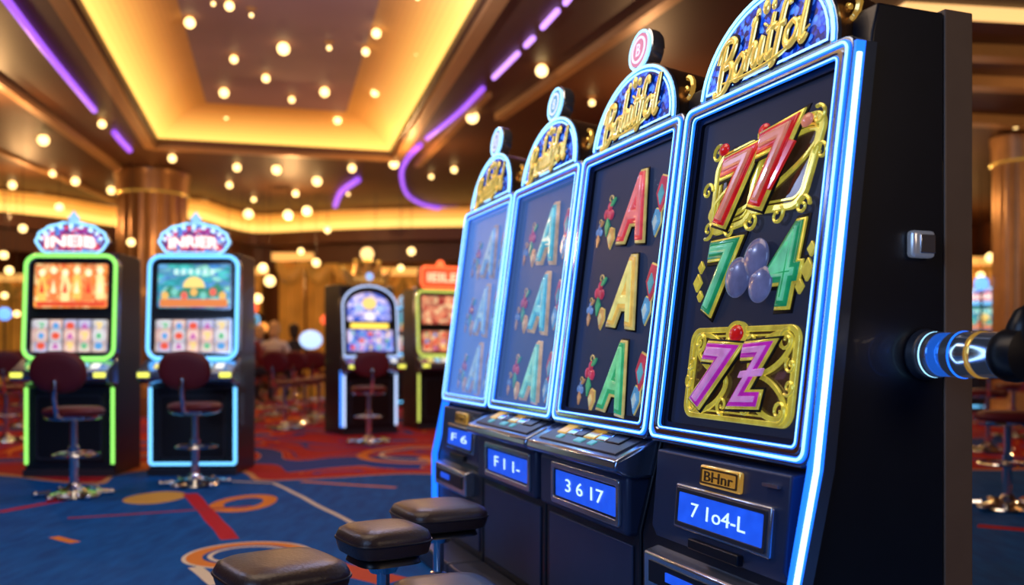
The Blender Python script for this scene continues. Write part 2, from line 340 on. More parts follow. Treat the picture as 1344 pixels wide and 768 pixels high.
# ---------------- ceiling globes
globe_m=M('warm_globe_glass',(1,.85,.6),.3,0,(1,.66,.24),3.6)
G=[(57,184,10),(134,163,8),(711,93,11),(620,154,11),(517,215,9),(462,221,8),(416,238,9),(363,223,9),(311,220,8),(226,208,8),(99,238,8),(69,228,7),(16,243,8),(146,250,8),(388,254,7),(301,243,7),(52,262,6),(457,255,5),(777,135,7),(596,223,7),(566,232,6),(1333,163,9),(203,262,6),(270,268,6),(333,262,6)]
GT=[(249,30,10),(301,8,9),(307,78,8),(372,64,11),(349,103,8),(294,122,9),(297,152,8),(383,131,7),(426,121,9),(443,158,8),(494,44,9),(480,68,8),(432,63,6),(330,20,5),(548,69,7),(492,122,8),(243,-6,6),(280,5,5),(548,-3,6)]
proto=None
for lst,z in ((G,H),(GT,H+.45)):
    for (x,y,r) in lst:
        z2=z; p=ceil_at(x,y,z-.07)
        if z>H:
            d=p-FL; a=d.dot(q); b_=-d.dot(e)
            if a<.78 or a>Wd-.78 or b_<.78:
                z2=H; p=ceil_at(x,y,H-.07); d=p-FL; a=d.dot(q); b_=-d.dot(e)
                if 0<a<Wd and b_>0:
                    ins=max(0,min(a,Wd-a,b_)); z2=H+.08+.37*math.sin(min(1,ins/.70)*PI/2); p=ceil_at(x,y,z2-.07)
        t=thing('ceiling_light','small round warm globe light inside the glowing ceiling recess' if z2>H else 'small round warm globe light on the dark brown ceiling outside the recess','ceiling light',(p.x,p.y,z2),0,'globe lights in the ceiling recess' if z2>H else 'globe lights under the dark ceiling')
        rr=max(.02,(r-3.)*p.y/F)
        if proto is None:
            proto=(B().ball((0,0,0),1).obj('globe',globe_m,t),B().lathe([(.045,-.012),(.05,-.002)],seg=14).obj('canopy',trimm,t))
            g=proto[0]
        else:
            g,c1=[o.copy() for o in proto]
            for o in (g,c1): COL.objects.link(o); o.parent=t
        g.location=(0,0,-.07); g.scale=(rr,rr,rr)
for (x,y,Y_,r) in ((345,352,17.,6),(354,369,16.2,7),(338,392,17.5,6),(403,277,17,6),(326,281,17.,6),(378,282,16.5,6),(493,365,17,5),(30,300,14,5),(318,384,16.8,5),(326,410,17.2,6),(300,352,16.3,4),(415,345,17.4,5),(12,355,15.,5),(172,318,14.2,5),(176,380,14.4,5),(540,330,17.,5),(526,352,16.6,4),(5,335,15.5,5),(78,272,15.,5),(22,412,15.4,4),(6,388,15.2,4),(395,330,17.8,4),(430,302,17.2,4),(1300,338,15.,6),(1287,362,15.,5)):
    p=at(x,y,Y_); t=thing('pendant_lamp','tiny warm globe on a thin cord hanging low before the far wall','pendant lamp',(p.x,p.y,H),0,'far pendant lamps')
    B().ball((0,0,p.z-H),r*Y_/F).obj('globe',globe_m,t); B().lathe([(.005,p.z-H+.03),(.005,-.01)],seg=6).obj('cord',black,t)
# ---------------- row machines
W=.751; ANG=math.atan2(-1200,446); XL=Vector((math.cos(ANG),math.sin(ANG),0)); YL=Vector((-XL.y,XL.x,0)); O=Vector((.831,2.13,0))
ZB=.775; AL=math.atan(.135/1.012); LF=1.021; FM=Matrix.Translation((0,-.135,ZB))@Matrix.Rotation(-AL,4,'X'); C_=LF/2
glitter=cells_mat('blue_glitter_panel',[(.003,.03,.34),(.008,.10,.9),(.0,.015,.16),(.06,.25,1.)],60,1.,1.,dark=.6)
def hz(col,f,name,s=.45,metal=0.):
    hzc=(.13,.27,.62); c=[a*(1-f)+b*f for a,b in zip(col,hzc)]  # blends print colours towards blue, painting in a reflection haze by f
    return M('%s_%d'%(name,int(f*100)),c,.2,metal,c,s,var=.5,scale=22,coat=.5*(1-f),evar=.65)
def berry(par,cx,cz,s,f,c1,c2):
    b=B()
    for (dx,dz,r_) in ((-.35,0,.3),(.28,-.1,.3),(0,.38,.28),(-.02,-.05,.25)): b.ball((cx+dx*s,-.008,cz+dz*s),r_*s,(1,.25,1),12)
    b.obj('berry_symbol',hz(c1,f,'print_'+str(c1)),par,FM)
    B().prism([(cx-.1*s,cz-.2*s),(cx+.25*s,cz-.7*s),(cx-.05*s,cz-1.3*s),(cx-.3*s,cz-.7*s)],-.0115,-.0065).obj('leaf_symbol',hz(c2,f,'print_'+str(c2)),par,FM)
    B().prism(ellipse(cx+.4*s,cz+.6*s,.35*s,.13*s,12,.7),-.012,-.0065).obj('leaf_symbol',hz(c2,f,'print_'+str(c2)),par,FM)
    B().scroll(cx+.15*s,cz+.75*s,.3*s,0,.8,-.012,.05*s,10).obj('stem_symbol',hz((.8,.5,.15),f,'print_stem'),par,FM)
def gem(par,cx,cz,s,f,c1,c2):
    o=[(cx,cz-s),(cx+.6*s,cz-.1*s),(cx+.45*s,cz+.8*s),(cx-.2*s,cz+s),(cx-.6*s,cz+.1*s)]
    B().prism([((x-cx)*1.14+cx,(z-cz)*1.1+cz) for x,z in o],-.010,-.006).obj('gem_outline_symbol',hz((.9,.6,.2),f,'gold_outline'),par,FM)
    B().prism(o,-.014,-.0105).obj('gem_symbol',hz(c1,f,'print_'+str(c1)),par,FM)
    B().prism([(cx,cz-s*.6),(cx+.3*s,cz),(cx,cz+.5*s),(cx-.3*s,cz)],-.018,-.0145).obj('gem_facet_symbol',hz(c2,f,'print_'+str(c2)),par,FM)
LAB=['largest, nearest slot machine, with ornate sevens on its screen and a side lever','slot machine beside the nearest one, with red, gold and green letter A symbols','slot machine with teal letter A symbols, third from the front of the right row','farthest slot machine of the blue lit right row, its screen hazy blue']
ink=M('letter_shadow_navy',(.005,.008,.05),.5,spec=.1); inkb=M('symbol_ink_black',(.01,.008,.01),.4,spec=.2)
for i in range(4):
    base=O-XL*(i+.5)*W
    t=thing('slot_machine',LAB[i],'slot machine',(base.x,base.y,0),ANG,'blue lit slot machines in the right row')
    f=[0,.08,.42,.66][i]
    B().prism([(-.19,0),(-.19,.5),(-.118,ZB),(.018,1.80),(.035,1.87),(.235,1.87),(.235,0)],-.368,.368,'x').obj('cabinet',navy,t,bevel=.006)
    B().box(-.370,.370,.236,.325,0,1.88).obj('back_board',brown,t,bevel=.004)
    B().ring(rrect(0,C_,.373,C_,.035),rrect(0,C_,.318,C_-.044,.016),-.035,.018).obj('bezel',silver,t,FM,bevel=.006)
    B().ring(rrect(0,C_,.3625,C_-.010,.028),rrect(0,C_,.3485,C_-.023,.022),-.039,-.034).obj('light_channel',blue,t,FM)  # glowing blue band painted in for the halo round the neon core
    B().path2(rrect(0,C_,.3555,C_-.0165,.025),-.041,.0034).obj('neon_frame',core,t,FM)
    B().ring(rrect(0,C_,.323,C_-.041,.016),rrect(0,C_,.315,C_-.048,.014),-.0365,-.030).obj('inner_halo_band',blue,t,FM)  # same blue halo band, for the inner neon line
    B().path2(rrect(0,C_,.3195,C_-.0445,.015),-.037,.0018).obj('inner_neon_frame',core,t,FM)
    B().ring(rrect(0,C_,.341,C_-.030,.022),rrect(0,C_,.332,C_-.036,.020),-.039,-.034).obj('chrome_bead',chrome,t,FM)
    sc=M('screen_glass_haze_%d'%i,[(.008,.010,.020),(.010,.016,.034),(.04,.07,.17),(.08,.16,.36)][i],.35,0,[(.016,.023,.058),(.022,.040,.11),(.05,.12,.33),(.09,.22,.60)][i],[.5,.55,.7,.8][i],spec=[.12,.15,.25,.3][i])  # glass colour and emission step bluer per machine to paint reflection haze
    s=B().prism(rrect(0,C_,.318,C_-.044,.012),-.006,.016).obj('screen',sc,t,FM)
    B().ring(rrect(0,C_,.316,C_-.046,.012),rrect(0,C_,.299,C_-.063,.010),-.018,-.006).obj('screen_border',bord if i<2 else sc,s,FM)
    if i==0:
        red=hz((.68,.010,.012),0,'red_print'); redh=hz((1.,.22,.14),0,'red_print_highlight'); grn=hz((.01,.28,.11),0,'green_print'); grnh=hz((.15,.65,.35),0,'green_print_highlight'); pur=hz((.50,.02,.42),0,'purple_print'); purh=hz((.9,.28,.78),0,'purple_print_highlight'); vio=hz((.12,.14,.30),0,'violet_print',.35); gd=gold_em; dk_=hz((.06,.03,.015),0,'tile_back',.3)
        ux=.025; zt,zm,zb=.740,.482,.212
        # top tile: two overlapping scrolled square frames with a crossing ribbon
        for k_,(cx_,cz_,hw,hh,ro,sh) in enumerate(((-.115,-.01,.105,.118,.10,.12),(.105,.015,.125,.120,-.05,.22))):
            po=lambda h1,h2,r_:turn2(rrect(ux+cx_,zt+cz_,h1,h2,r_),ux+cx_,zt+cz_,ro,sh)
            B().prism(po(hw-.01,hh-.01,.04),-.0085-.0005*k_,-.0062).obj('tile_back_symbol',dk_,s,FM)
            B().ring(po(hw,hh,.05),po(hw-.018,hh-.018,.038),-.018-.002*k_,-.008).obj('gold_frame_symbol',gd,s,FM,bevel=.003)
            B().ring(po(hw-.026,hh-.026,.034),po(hw-.031,hh-.031,.03),-.014,-.008).obj('gold_line_symbol',gd,s,FM)
        B().ring(ellipse(ux,zt,.245,.06,40,.32),ellipse(ux,zt,.231,.047,40,.32),-.0165,-.008).obj('gold_ribbon_symbol',gd,s,FM,bevel=.002)
        for (sx_,sz_,a0,tn) in ((-.21,.105,1.,1.2),(-.22,-.115,-2.,1.2),(.225,.115,2.,-1.2),(.20,-.105,0,1.3),(.0,.115,0,1.2),(-.01,-.115,PI,1.2),(-.245,.0,0,1.1),(.25,.02,PI,-1.1),(-.11,-.125,2,1.),(.10,-.115,1,-1.)): B().scroll(sx_+ux,zt+sz_,.028,a0,tn,-.018,.0055).obj('gold_scroll_symbol',gd,s,FM)
        def sym(ch,x,z,w_,h_,m_,mh,nm,rot,sh,y=-.018,bo=.03,of=.032):
            glyph(s,ch,x+ux,z,w_,h_,y+.004,inkb,None,0,rot,FM,nm+'_shadow',.003,sh,bold=bo+.06); glyph(s,ch,x+ux,z,w_,h_,y,m_,gd,of,rot,FM,nm,.006,sh,bold=bo,hi=mh)
        sym('7',-.085,zt-.012,.15,.165,red,redh,'seven_symbol',.10,.22,-.026); sym('7',.085,zt+.018,.15,.170,red,redh,'seven_symbol',.12,.25,-.032)
        B().prism([(.06+ux,zt-.045),(.085+ux,zt-.052),(.17+ux,zt+.06),(.145+ux,zt+.07)],-.040,-.032).obj('slash_symbol',red,s,FM,bevel=.003)
        for (x_,z_,m_) in ((.19,.11,redh),(.015,.125,red),(-.17,.11,red)): B().ball((x_+ux,-.026,zt+z_),.018,(1.4,.4,1)).obj('red_jewel_symbol',m_,s,FM)
        sym('7',-.13,zm,.115,.18,grn,grnh,'seven_symbol',0,.1,-.014,.018,.026); sym('4',.14,zm+.01,.12,.19,grn,grnh,'four_symbol',0,.15,-.010,.012,.026)
        for (x,z,r) in ((-.035,-.01,.056),(.04,.035,.054),(.07,-.035,.050)): B().ball((x+ux,-.024,zm+z),r,(1,.22,1),28).obj('plum_symbol',vio,s,FM); B().ball((x+ux-.016,-.034,zm+z+.022),.008,(1.4,.3,.6),8).obj('plum_gleam_symbol',hz((.3,.32,.5),0,'plum_gleam'),s,FM)
        for (dx,dz,r_) in ((-.245,-.01,.028),(-.235,.035,.02),(.245,-.01,.03),(.252,.04,.02),(.222,-.05,.02),(-.225,-.05,.018)):
            B().prism([(dx+ux-r_*.8,zm+dz),(dx+ux,zm+dz-r_),(dx+ux+r_*.8,zm+dz),(dx+ux,zm+dz+r_)],-.02,-.012).obj('gold_diamond_symbol',gd,s,FM,bevel=.002)
        # bottom tile
        B().prism(rrect(ux,zb,.232,.115,.035),-.0075,-.0062).obj('tile_back_symbol',dk_,s,FM)
        B().ring(rrect(ux,zb,.245,.128,.04),rrect(ux,zb,.230,.113,.035),-.018,-.007).obj('gold_frame_symbol',gd,s,FM,bevel=.003); B().ring(rrect(ux,zb,.222,.106,.03),rrect(ux,zb,.217,.101,.03),-.013,-.007).obj('gold_line_symbol',gd,s,FM,bevel=.001)
        for (x,z) in ((-.13,.055),(.13,.055),(-.13,-.055),(.13,-.055)):
            aa=.45 if x*z>0 else -.45
            B().ring(ellipse(x+ux,zb+z,.095,.048,28,aa),ellipse(x+ux,zb+z,.080,.034,28,aa),-.018,-.010).obj('gold_loop_symbol',gd,s,FM,bevel=.002)
            B().scroll(x*1.5+ux,zb+z*1.6,.030,aa*3,1.3,-.018,.0055).obj('gold_scroll_symbol',gd,s,FM); B().scroll(x*.4+ux,zb+z*1.55,.026,-aa*3,-1.3,-.018,.005).obj('gold_scroll_symbol',gd,s,FM); B().scroll(x*1.72+ux,zb+z*.5,.022,aa*5,1.3,-.018,.0045).obj('gold_scroll_symbol',gd,s,FM)
        B().ball((ux-.02,-.018,zb+.108),.024,(1.3,.4,1)).obj('red_jewel_symbol',red,s,FM); B().ring(ellipse(ux-.02,zb+.108,.046,.035,24),ellipse(ux-.02,zb+.108,.036,.026,24),-.02,-.008).obj('jewel_ring_symbol',gd,s,FM)
        sym('7',-.09,zb-.008,.15,.15,pur,purh,'seven_symbol',-.05,.33,-.026); sym('Z',.088,zb-.002,.14,.145,pur,purh,'z_symbol',.05,.33,-.032,.012)
        B().prism([(.045+ux,zb-.012),(.055+ux,zb+.006),(.15+ux,zb+.016),(.14+ux,zb-.004)],-.046,-.036).obj('slash_symbol',purh,s,FM,bevel=.003)
    else:
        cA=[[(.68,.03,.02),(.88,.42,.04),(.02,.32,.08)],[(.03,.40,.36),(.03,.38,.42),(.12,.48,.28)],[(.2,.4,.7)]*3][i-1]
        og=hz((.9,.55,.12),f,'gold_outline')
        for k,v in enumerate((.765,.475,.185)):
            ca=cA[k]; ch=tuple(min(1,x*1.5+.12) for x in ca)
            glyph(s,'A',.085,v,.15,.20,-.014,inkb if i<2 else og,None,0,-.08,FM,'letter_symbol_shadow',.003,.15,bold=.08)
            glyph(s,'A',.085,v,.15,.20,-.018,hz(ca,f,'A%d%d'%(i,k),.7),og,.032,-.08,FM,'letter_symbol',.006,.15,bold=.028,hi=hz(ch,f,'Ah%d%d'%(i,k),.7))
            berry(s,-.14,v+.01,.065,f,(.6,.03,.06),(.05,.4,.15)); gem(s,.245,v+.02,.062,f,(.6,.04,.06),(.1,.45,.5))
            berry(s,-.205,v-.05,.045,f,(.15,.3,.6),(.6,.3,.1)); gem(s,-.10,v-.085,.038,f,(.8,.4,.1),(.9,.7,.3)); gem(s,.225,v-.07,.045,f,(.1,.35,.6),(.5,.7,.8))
    # topper
    tp=B().prism(arch(0,LF,.30,.245,24),-.022,.15).obj('topper',M('topper_bronze',(.22,.12,.07),.25,.8),t,FM,bevel=.004)
    B().prism(arch(0,LF+.015,.272,.212,24),-.030,-.02).obj('topper_panel',glitter,tp,FM)
    B().ring(arch(0,LF,.303,.248,24),arch(0,LF,.276,.221,24),-.029,-.018).obj('topper_rim',silver,tp,FM)
    B().ring(arch(0,LF,.296,.241,24),arch(0,LF,.283,.228,24),-.031,-.028).obj('topper_light_channel',blue,tp,FM)  # blue halo of the arch neon, made as a glowing band
    B().path2(arch(0,LF+.005,.290,.234,24),-.032,.0048,False).obj('topper_neon',core,tp,FM)
    B().path2(arch(0,LF+.015,.268,.208,24),-.032,.003).obj('topper_inner_neon',core,tp,FM)
    script_word(tp,'Bohitfol',-.015,LF+.094,.40,-.036,gold_sign,ink,FM,rot=.13)
    B().tube(smooth([(-.19,-.04,LF+.026),(-.08,-.043,LF+.016),(.05,-.043,LF+.022),(.15,-.04,LF+.05),(.20,-.037,LF+.075)],5),[.002+.0035*math.sin(PI*j/20) for j in range(21)],False,6).obj('swoosh',gold_sign,tp,FM)
    for (x,z_,r_) in ((0,.192,.020),(.035,.186,.014),(-.035,.186,.014)): B().ball((x,-.035,LF+z_),r_,(.7,.4,1.1),10).obj('crown_bead',gold_sign,tp,FM)
    B().scroll(.27,LF+.10,.045,PI/2,-1.2,.02,.010).obj('side_scroll',gold,tp,FM)
    if i>0:
        zc=LF+.308
        md=B().lathe([(.0,-.025),(.070,-.025),(.078,-.012),(.078,.025),(.06,.035)],(0,0,zc),32,Matrix.Rotation(PI/2,4,'X')).obj('medallion',satin,tp,FM)
        B().prism(ellipse(0,zc,.060,.060,24),-.038,-.030).obj('medallion_face',Glow('medallion_'+str(i),[(1,1,1),(.75,.25,.4),(.12,.4,.65),(.25,.35,.6)][i],.8),md,FM)
        B().ring(ellipse(0,zc,.048,.048,24),ellipse(0,zc,.040,.040,24),-.041,-.037).obj('medallion_ring',Glow('medallion_letter',(.8,.85,1),1.),md,FM)
        glyph(md,['','B','8','8'][i],0,zc,.028,.044,-.040,Glow('medallion_letter',(.8,.85,1),1.),None,mtx=FM,ext=.001,name='emblem',bev=.0)
        B().path2(ellipse(0,zc,.068,.068,24),-.036,.004).obj('medallion_neon',core,md,FM)
        B().box(-.03,.03,-.01,.03,LF+.22,LF+.245).obj('medallion_neck',gold,tp,FM)
    # lower section
    flush=i in (0,3); yf=-.172
    if flush:
        B().prism([(-.10,ZB-.01),(yf-.01,ZB-.015),(yf-.03,.54),(-.18,.49),(-.12,.49)],-.29,.33,'x').obj('control_panel',slate,t,bevel=.006)
        FP=Matrix.Translation((0,yf-.01,ZB-.015))@Matrix.Rotation(-math.atan(.02/.235),4,'X')@Matrix.Translation((0,0,-(ZB-.015)))
        d=B().box(-.15,.285,-.014,.01,.558,.680).obj('display_surround',satin,t,FP,bevel=.006)
        B().ring(rrect(.0675,.619,.205,.052,.006),rrect(.0675,.619,.193,.040,.005),-.018,-.008).obj('display_rim',dgrey,d,FP,bevel=.002)
        B().box(-.1265,.2615,-.0155,-.009,.578,.660).obj('display',disp,d,FP)
        glyph(d,'7 1o4-L' if i==0 else 'F 6',.065,.619,.25,.038,-.0165,digit,None,mtx=FP,ext=.001,bev=.0)
        B().box(-.035,.15,-.014,0,.690,.745).obj('plaque',gold,t,FP,bevel=.006)
        B().ring(rrect(.0575,.7175,.084,.021,.005),rrect(.0575,.7175,.079,.016,.004),-.017,-.013).obj('plaque_rim',M('plaque_dark',(.10,.05,.015),.4),t,FP)
        glyph(t,'BHnr',.058,.717,.13,.026,-.016,M('plaque_dark',(.10,.05,.015),.4),None,mtx=FP,name='plaque_lettering',ext=.002,bev=.01)
        B().box(-.06,.17,-.02,0,.515,.543).obj('ticket_slot',black,t,FP,bevel=.004)
        B().box(.24,.30,-.014,0,.725,.733).obj('indicator_bar',satin,t,FP)
        tray=B().prism([(-.18,.485),(-.235,.47),(-.235,.36),(-.18,.36)],-.28,.24,'x').obj('payout_tray',satin,t,bevel=.008)
        B().box(-.24,.20,-.24,-.234,.39,.45).obj('tray_opening',black,tray)
        B().box(-.14,.0,-.244,-.238,.41,.435).obj('tray_display',disp,tray)
    else:
        B().prism([(-.12,.782),(-.270,.718),(-.278,.685),(-.22,.66),(-.12,.66)],-.366,.366,'x').obj('button_deck',silver,t,bevel=.01)
        dk=B().prism([(-.12,.788),(-.250,.733),(-.250,.72),(-.12,.775)],-.30,.32,'x').obj('deck_top',dgrey,t,bevel=.003)
        for k,(u,w_) in enumerate(((-.20,.035),(-.12,.03),(-.05,.03),(.03,.04),(.12,.035),(.21,.045))):
            B().prism([(-.15,.782),(-.205,.757),(-.205,.749),(-.15,.773)],u-w_,u+w_,'x').obj('button',[Glow('button_amber',(1,.6,.15),.6),chrome,dgrey,gold,chrome,black][k],dk,bevel=.003)
        for (u,w_) in ((-.16,.02),(0.,.03),(.10,.02)): B().prism([(-.213,.754),(-.235,.744),(-.235,.738),(-.213,.748)],u-w_,u+w_,'x').obj('button',Glow('button_teal',(.15,.6,.7),.5),dk,bevel=.002)
        yb=-.226
        bx=B().box(-.350,.350,yb,-.12,.48,.668).obj('display_box',slate,t,bevel=.016)
        B().ring(rrect(.05,.578,.268,.074,.012),rrect(.05,.578,.246,.052,.006),yb-.012,yb+.001).obj('display_rim',satin,bx,bevel=.004)
        B().ring(rrect(.05,.578,.249,.055,.008),rrect(.05,.578,.240,.046,.006),yb-.007,yb+.001).obj('display_inner_rim',black,bx)
        d=B().box(-.191,.291,yb-.004,yb+.001,.531,.625).obj('display',disp,bx)
        glyph(d,{1:'3 6 17',2:'F 1 1-'}[i],.05,.579,.30,.044,yb-.006,digit,None,ext=.001,bev=0.)
    B().box(-.368,.368,-.36,-.19,0,.09).obj('plinth',dgrey,t,bevel=.01)
    B().box(-.33,.33,-.197,-.188,.12,.45 if not flush else .34).obj('lower_door',slate,t,bevel=.004)
    if i in (0,3):
        sx=.372 if i==0 else -.372
        P=[(sx*1.018,-.030,1.74),(sx*1.018,-.152,ZB),(sx*1.018,-.212,.5),(sx*1.018,-.212,.10)]
        B().tube(P,.0070,False,8).obj('side_neon',Glow('neon_core_white',(.55,.85,1),2.8),t)
        a_=[(-.010,1.77),(-.132,ZB),(-.196,.5),(-.196,.08)]; c_=[(-.036,1.77),(-.168,ZB),(-.226,.5),(-.226,.08)]
        B().prism(a_+c_[::-1],sx-.006,sx+.006,'x').obj('side_halo_band',blue,t)  # glowing blue ribbon standing in for the side neon's halo
        B().prism([(.022,1.77),(-.10,ZB),(-.165,.5),(-.165,.02)]+[(-.196,.02),(-.196,.5),(-.132,ZB),(-.010,1.77)],sx-.007,sx+.007,'x').obj('side_trim',silver,t)
    if i==0:
        RY=Matrix.Rotation(PI/2,4,'Y'); LC=(.368,.17,1.04)
        B().lathe([(.058,0),(.062,.008),(.058,.024),(.048,.028)],LC,32,RY).obj('lever_collar',dgrey,t)
        B().lathe([(.044,.02),(.054,.026),(.054,.05),(.049,.053),(.049,.095),(.053,.10),(.053,.145),(.051,.15),(.051,.225),(.045,.23)],LC,40,RY).obj('lever_hub',polished,t)
        B().lathe([(.0495,.056),(.051,.058),(.051,.090),(.0495,.092)],LC,40,RY).obj('lever_light_band',M('lever_blue',(.03,.2,.8),.12,.8,(.02,.16,.9),.55),t)
        for xr,mm_ in ((.036,core),(.120,blue)): B().lathe([(.0525,xr),(.0545,xr+.002),(.0545,xr+.005),(.0525,xr+.007)],LC,40,RY).obj('lever_light_ring',mm_,t)
        B().lathe([(.0515,.165),(.053,.168),(.053,.178),(.0515,.18)],LC,40,RY).obj('lever_gold_ring',gold,t)
        B().lathe([(.04,.22),(.050,.225),(.058,.24),(.060,.26),(.055,.285),(.01,.295)],LC,32,RY).obj('lever_grip',black,t)
        B().tube([(.63,.175,1.06),(.635,.18,1.10),(.638,.185,1.13),(.64,.19,1.145)],[.036,.032,.024,.008],False,16).obj('lever_handle',black,t)
        lt=B().box(.368,.394,.115,.185,1.27,1.335).obj('side_latch',M('latch_bright_chrome',(.75,.78,.85),.25,.7,(.5,.55,.7),.12),t,bevel=.010); B().box(.392,.397,.135,.18,1.28,1.325).obj('latch_plate',satin,lt,bevel=.002)
# ---------------- padded stools by the row
def pad(hw,hd,z0,z1,n=4.,k=40):
    prof=[(.0,z1+.004),(.5,z1+.004),(.8,z1),(.94,z1-.010),(1.,z1-.028),(.99,(z0+z1)/2-.01),(.94,z0+.006),(.86,z0),(0,z0)]
    b=B(); rings=[]
    for (f_,z) in prof:
        if f_==0.: rings.append([b.bm.verts.new((0,0,z))]); continue
        rg=[]
        for j in range(k):
            a=2*PI*j/k; c,s_=math.cos(a),math.sin(a)
            rg.append(b.bm.verts.new((hw*f_*math.copysign(abs(c)**(2/n),c),hd*f_*math.copysign(abs(s_)**(2/n),s_),z)))
        rings.append(rg)
    for a,c in zip(rings,rings[1:]):
        for j in range(k):
            j2=(j+1)%k
            if len(a)==1: b.bm.faces.new((a[0],c[j],c[j2]))
            elif len(c)==1: b.bm.faces.new((a[j],c[0],a[j2]))
            else: b.bm.faces.new((a[j],c[j],c[j2],a[j2]))
    return b
def post_prof(z): return [(.024,.03),(.024,z*.55),(.03,z*.56),(.03,z*.60),(.02,z*.61),(.02,z-.05),(.04,z-.045),(.06,z-.01)]
for (x,y,z,w_,rz,lab) in ((-.588,2.33,.518,.158,ANG+.25,'brown padded backless stool nearest the bottom edge, leftmost of the stools by the right row'),(-.393,2.79,.515,.132,ANG+.2,'brown padded backless stool in the middle, its chrome post showing on the blue carpet'),(-.270,3.36,.488,.165,ANG+.1,'brown padded backless stool farthest from the viewer, closest to the hazy blue machine'),(-.155,2.21,.485,.135,ANG,'dark padded backless stool seat just showing at the bottom edge below the middle stool')):
    t=thing('padded_stool',lab,'stool',(x,y,0),rz,'backless stools along the right row')
    st=pad(w_,w_*.95,z-.08,z).obj('seat',leather if lab[0]=='b' else M('dark_leather',(.012,.013,.02),.35),t)
    o2=[(w_*1.005*math.copysign(abs(math.cos(a))**.5,math.cos(a)),w_*.955*math.copysign(abs(math.sin(a))**.5,math.sin(a)),z-.036) for a in [2*PI*k/40 for k in range(40)]]
    B().tube(o2,.004,True,6).obj('piping',M('piping_dark',(.02,.012,.012),.4),st)
    pad(w_*.8,w_*.75,z-.105,z-.077).obj('seat_pan',black,t)
    B().lathe(post_prof(z-.095)).obj('post',chrome,t)
    B().lathe([(.13,0),(.135,.012),(.10,.022),(.04,.035),(.026,.06)],seg=32).obj('base',chrome,t)
# ---------------- bar stool with round back
def bar_stool(name,label,loc,rz,group):
    t=thing(name,label,'stool',loc,rz,group)   # faces +y, back at -y
    pad(.20,.19,.58,.645,2.4).obj('seat',burg,t)
    B().lathe([(.17,.555),(.19,.57),(.19,.585),(.15,.585)],seg=28).obj('seat_pan',chrome,t)
    b=pad(.20,.15,-.03,.03,2.3); b.obj('backrest',burg,t,Matrix.Translation((0,-.23,.90))@Matrix.Rotation(R(96),4,'X'))
    B().tube([(0,-.12,.565),(0,-.25,.60),(0,-.285,.72),(0,-.275,.84)],.018,False,10).obj('back_support',chrome,t)
    B().lathe([(.03,.05),(.03,.3),(.038,.31),(.038,.36),(.024,.37),(.024,.56)],seg=18).obj('post',chrome,t)
    b=B(); b.tube([(.15*math.cos(a),.03+.15*math.sin(a),.30) for a in [2*PI*k/24 for k in range(24)]],.010,True,8); b.tube([(0,.03,.3),(.15,.03,.3)],.008).tube([(0,.03,.3),(-.15,.03,.3)],.008); b.obj('footrest',chrome,t)
    B().lathe([(.19,.01),(.185,.022),(.10,.045),(.05,.07),(.032,.10)],seg=32).obj('base_hub',chrome,t)
    for k in range(6):
        a=2*PI*k/6+.3; B().tube([(.15*math.cos(a),.15*math.sin(a),.03),(.24*math.cos(a),.24*math.sin(a),.024)],[.024,.018],False,8).ball((.25*math.cos(a),.25*math.sin(a),.024),.024,seg=10).obj('base_leg',chrome,t)
    return t
p=floor_at(97,652); s0=bar_stool('bar_stool','burgundy round-backed chrome stool before the green lit slot machine',(p.x,p.y,0),0,'round-backed chrome stools')
def stool_copy(px,py,lab,rz=0.,g='round-backed chrome stools'):
    c=copy_tree(s0); p=floor_at(px,py); c.location=(p.x,p.y,0); c.rotation_euler=(0,0,rz); c['label']=lab; c['group']=g; return c
stool_copy(256,637,'burgundy round-backed chrome stool before the blue lit crown-topped slot machine'); stool_copy(484,582,'burgundy round-backed chrome stool before the arched machine with a golden ball on top',.3)
stool_copy(1322,668,'round-backed stool beyond the lever at the right edge of the view',1.2)
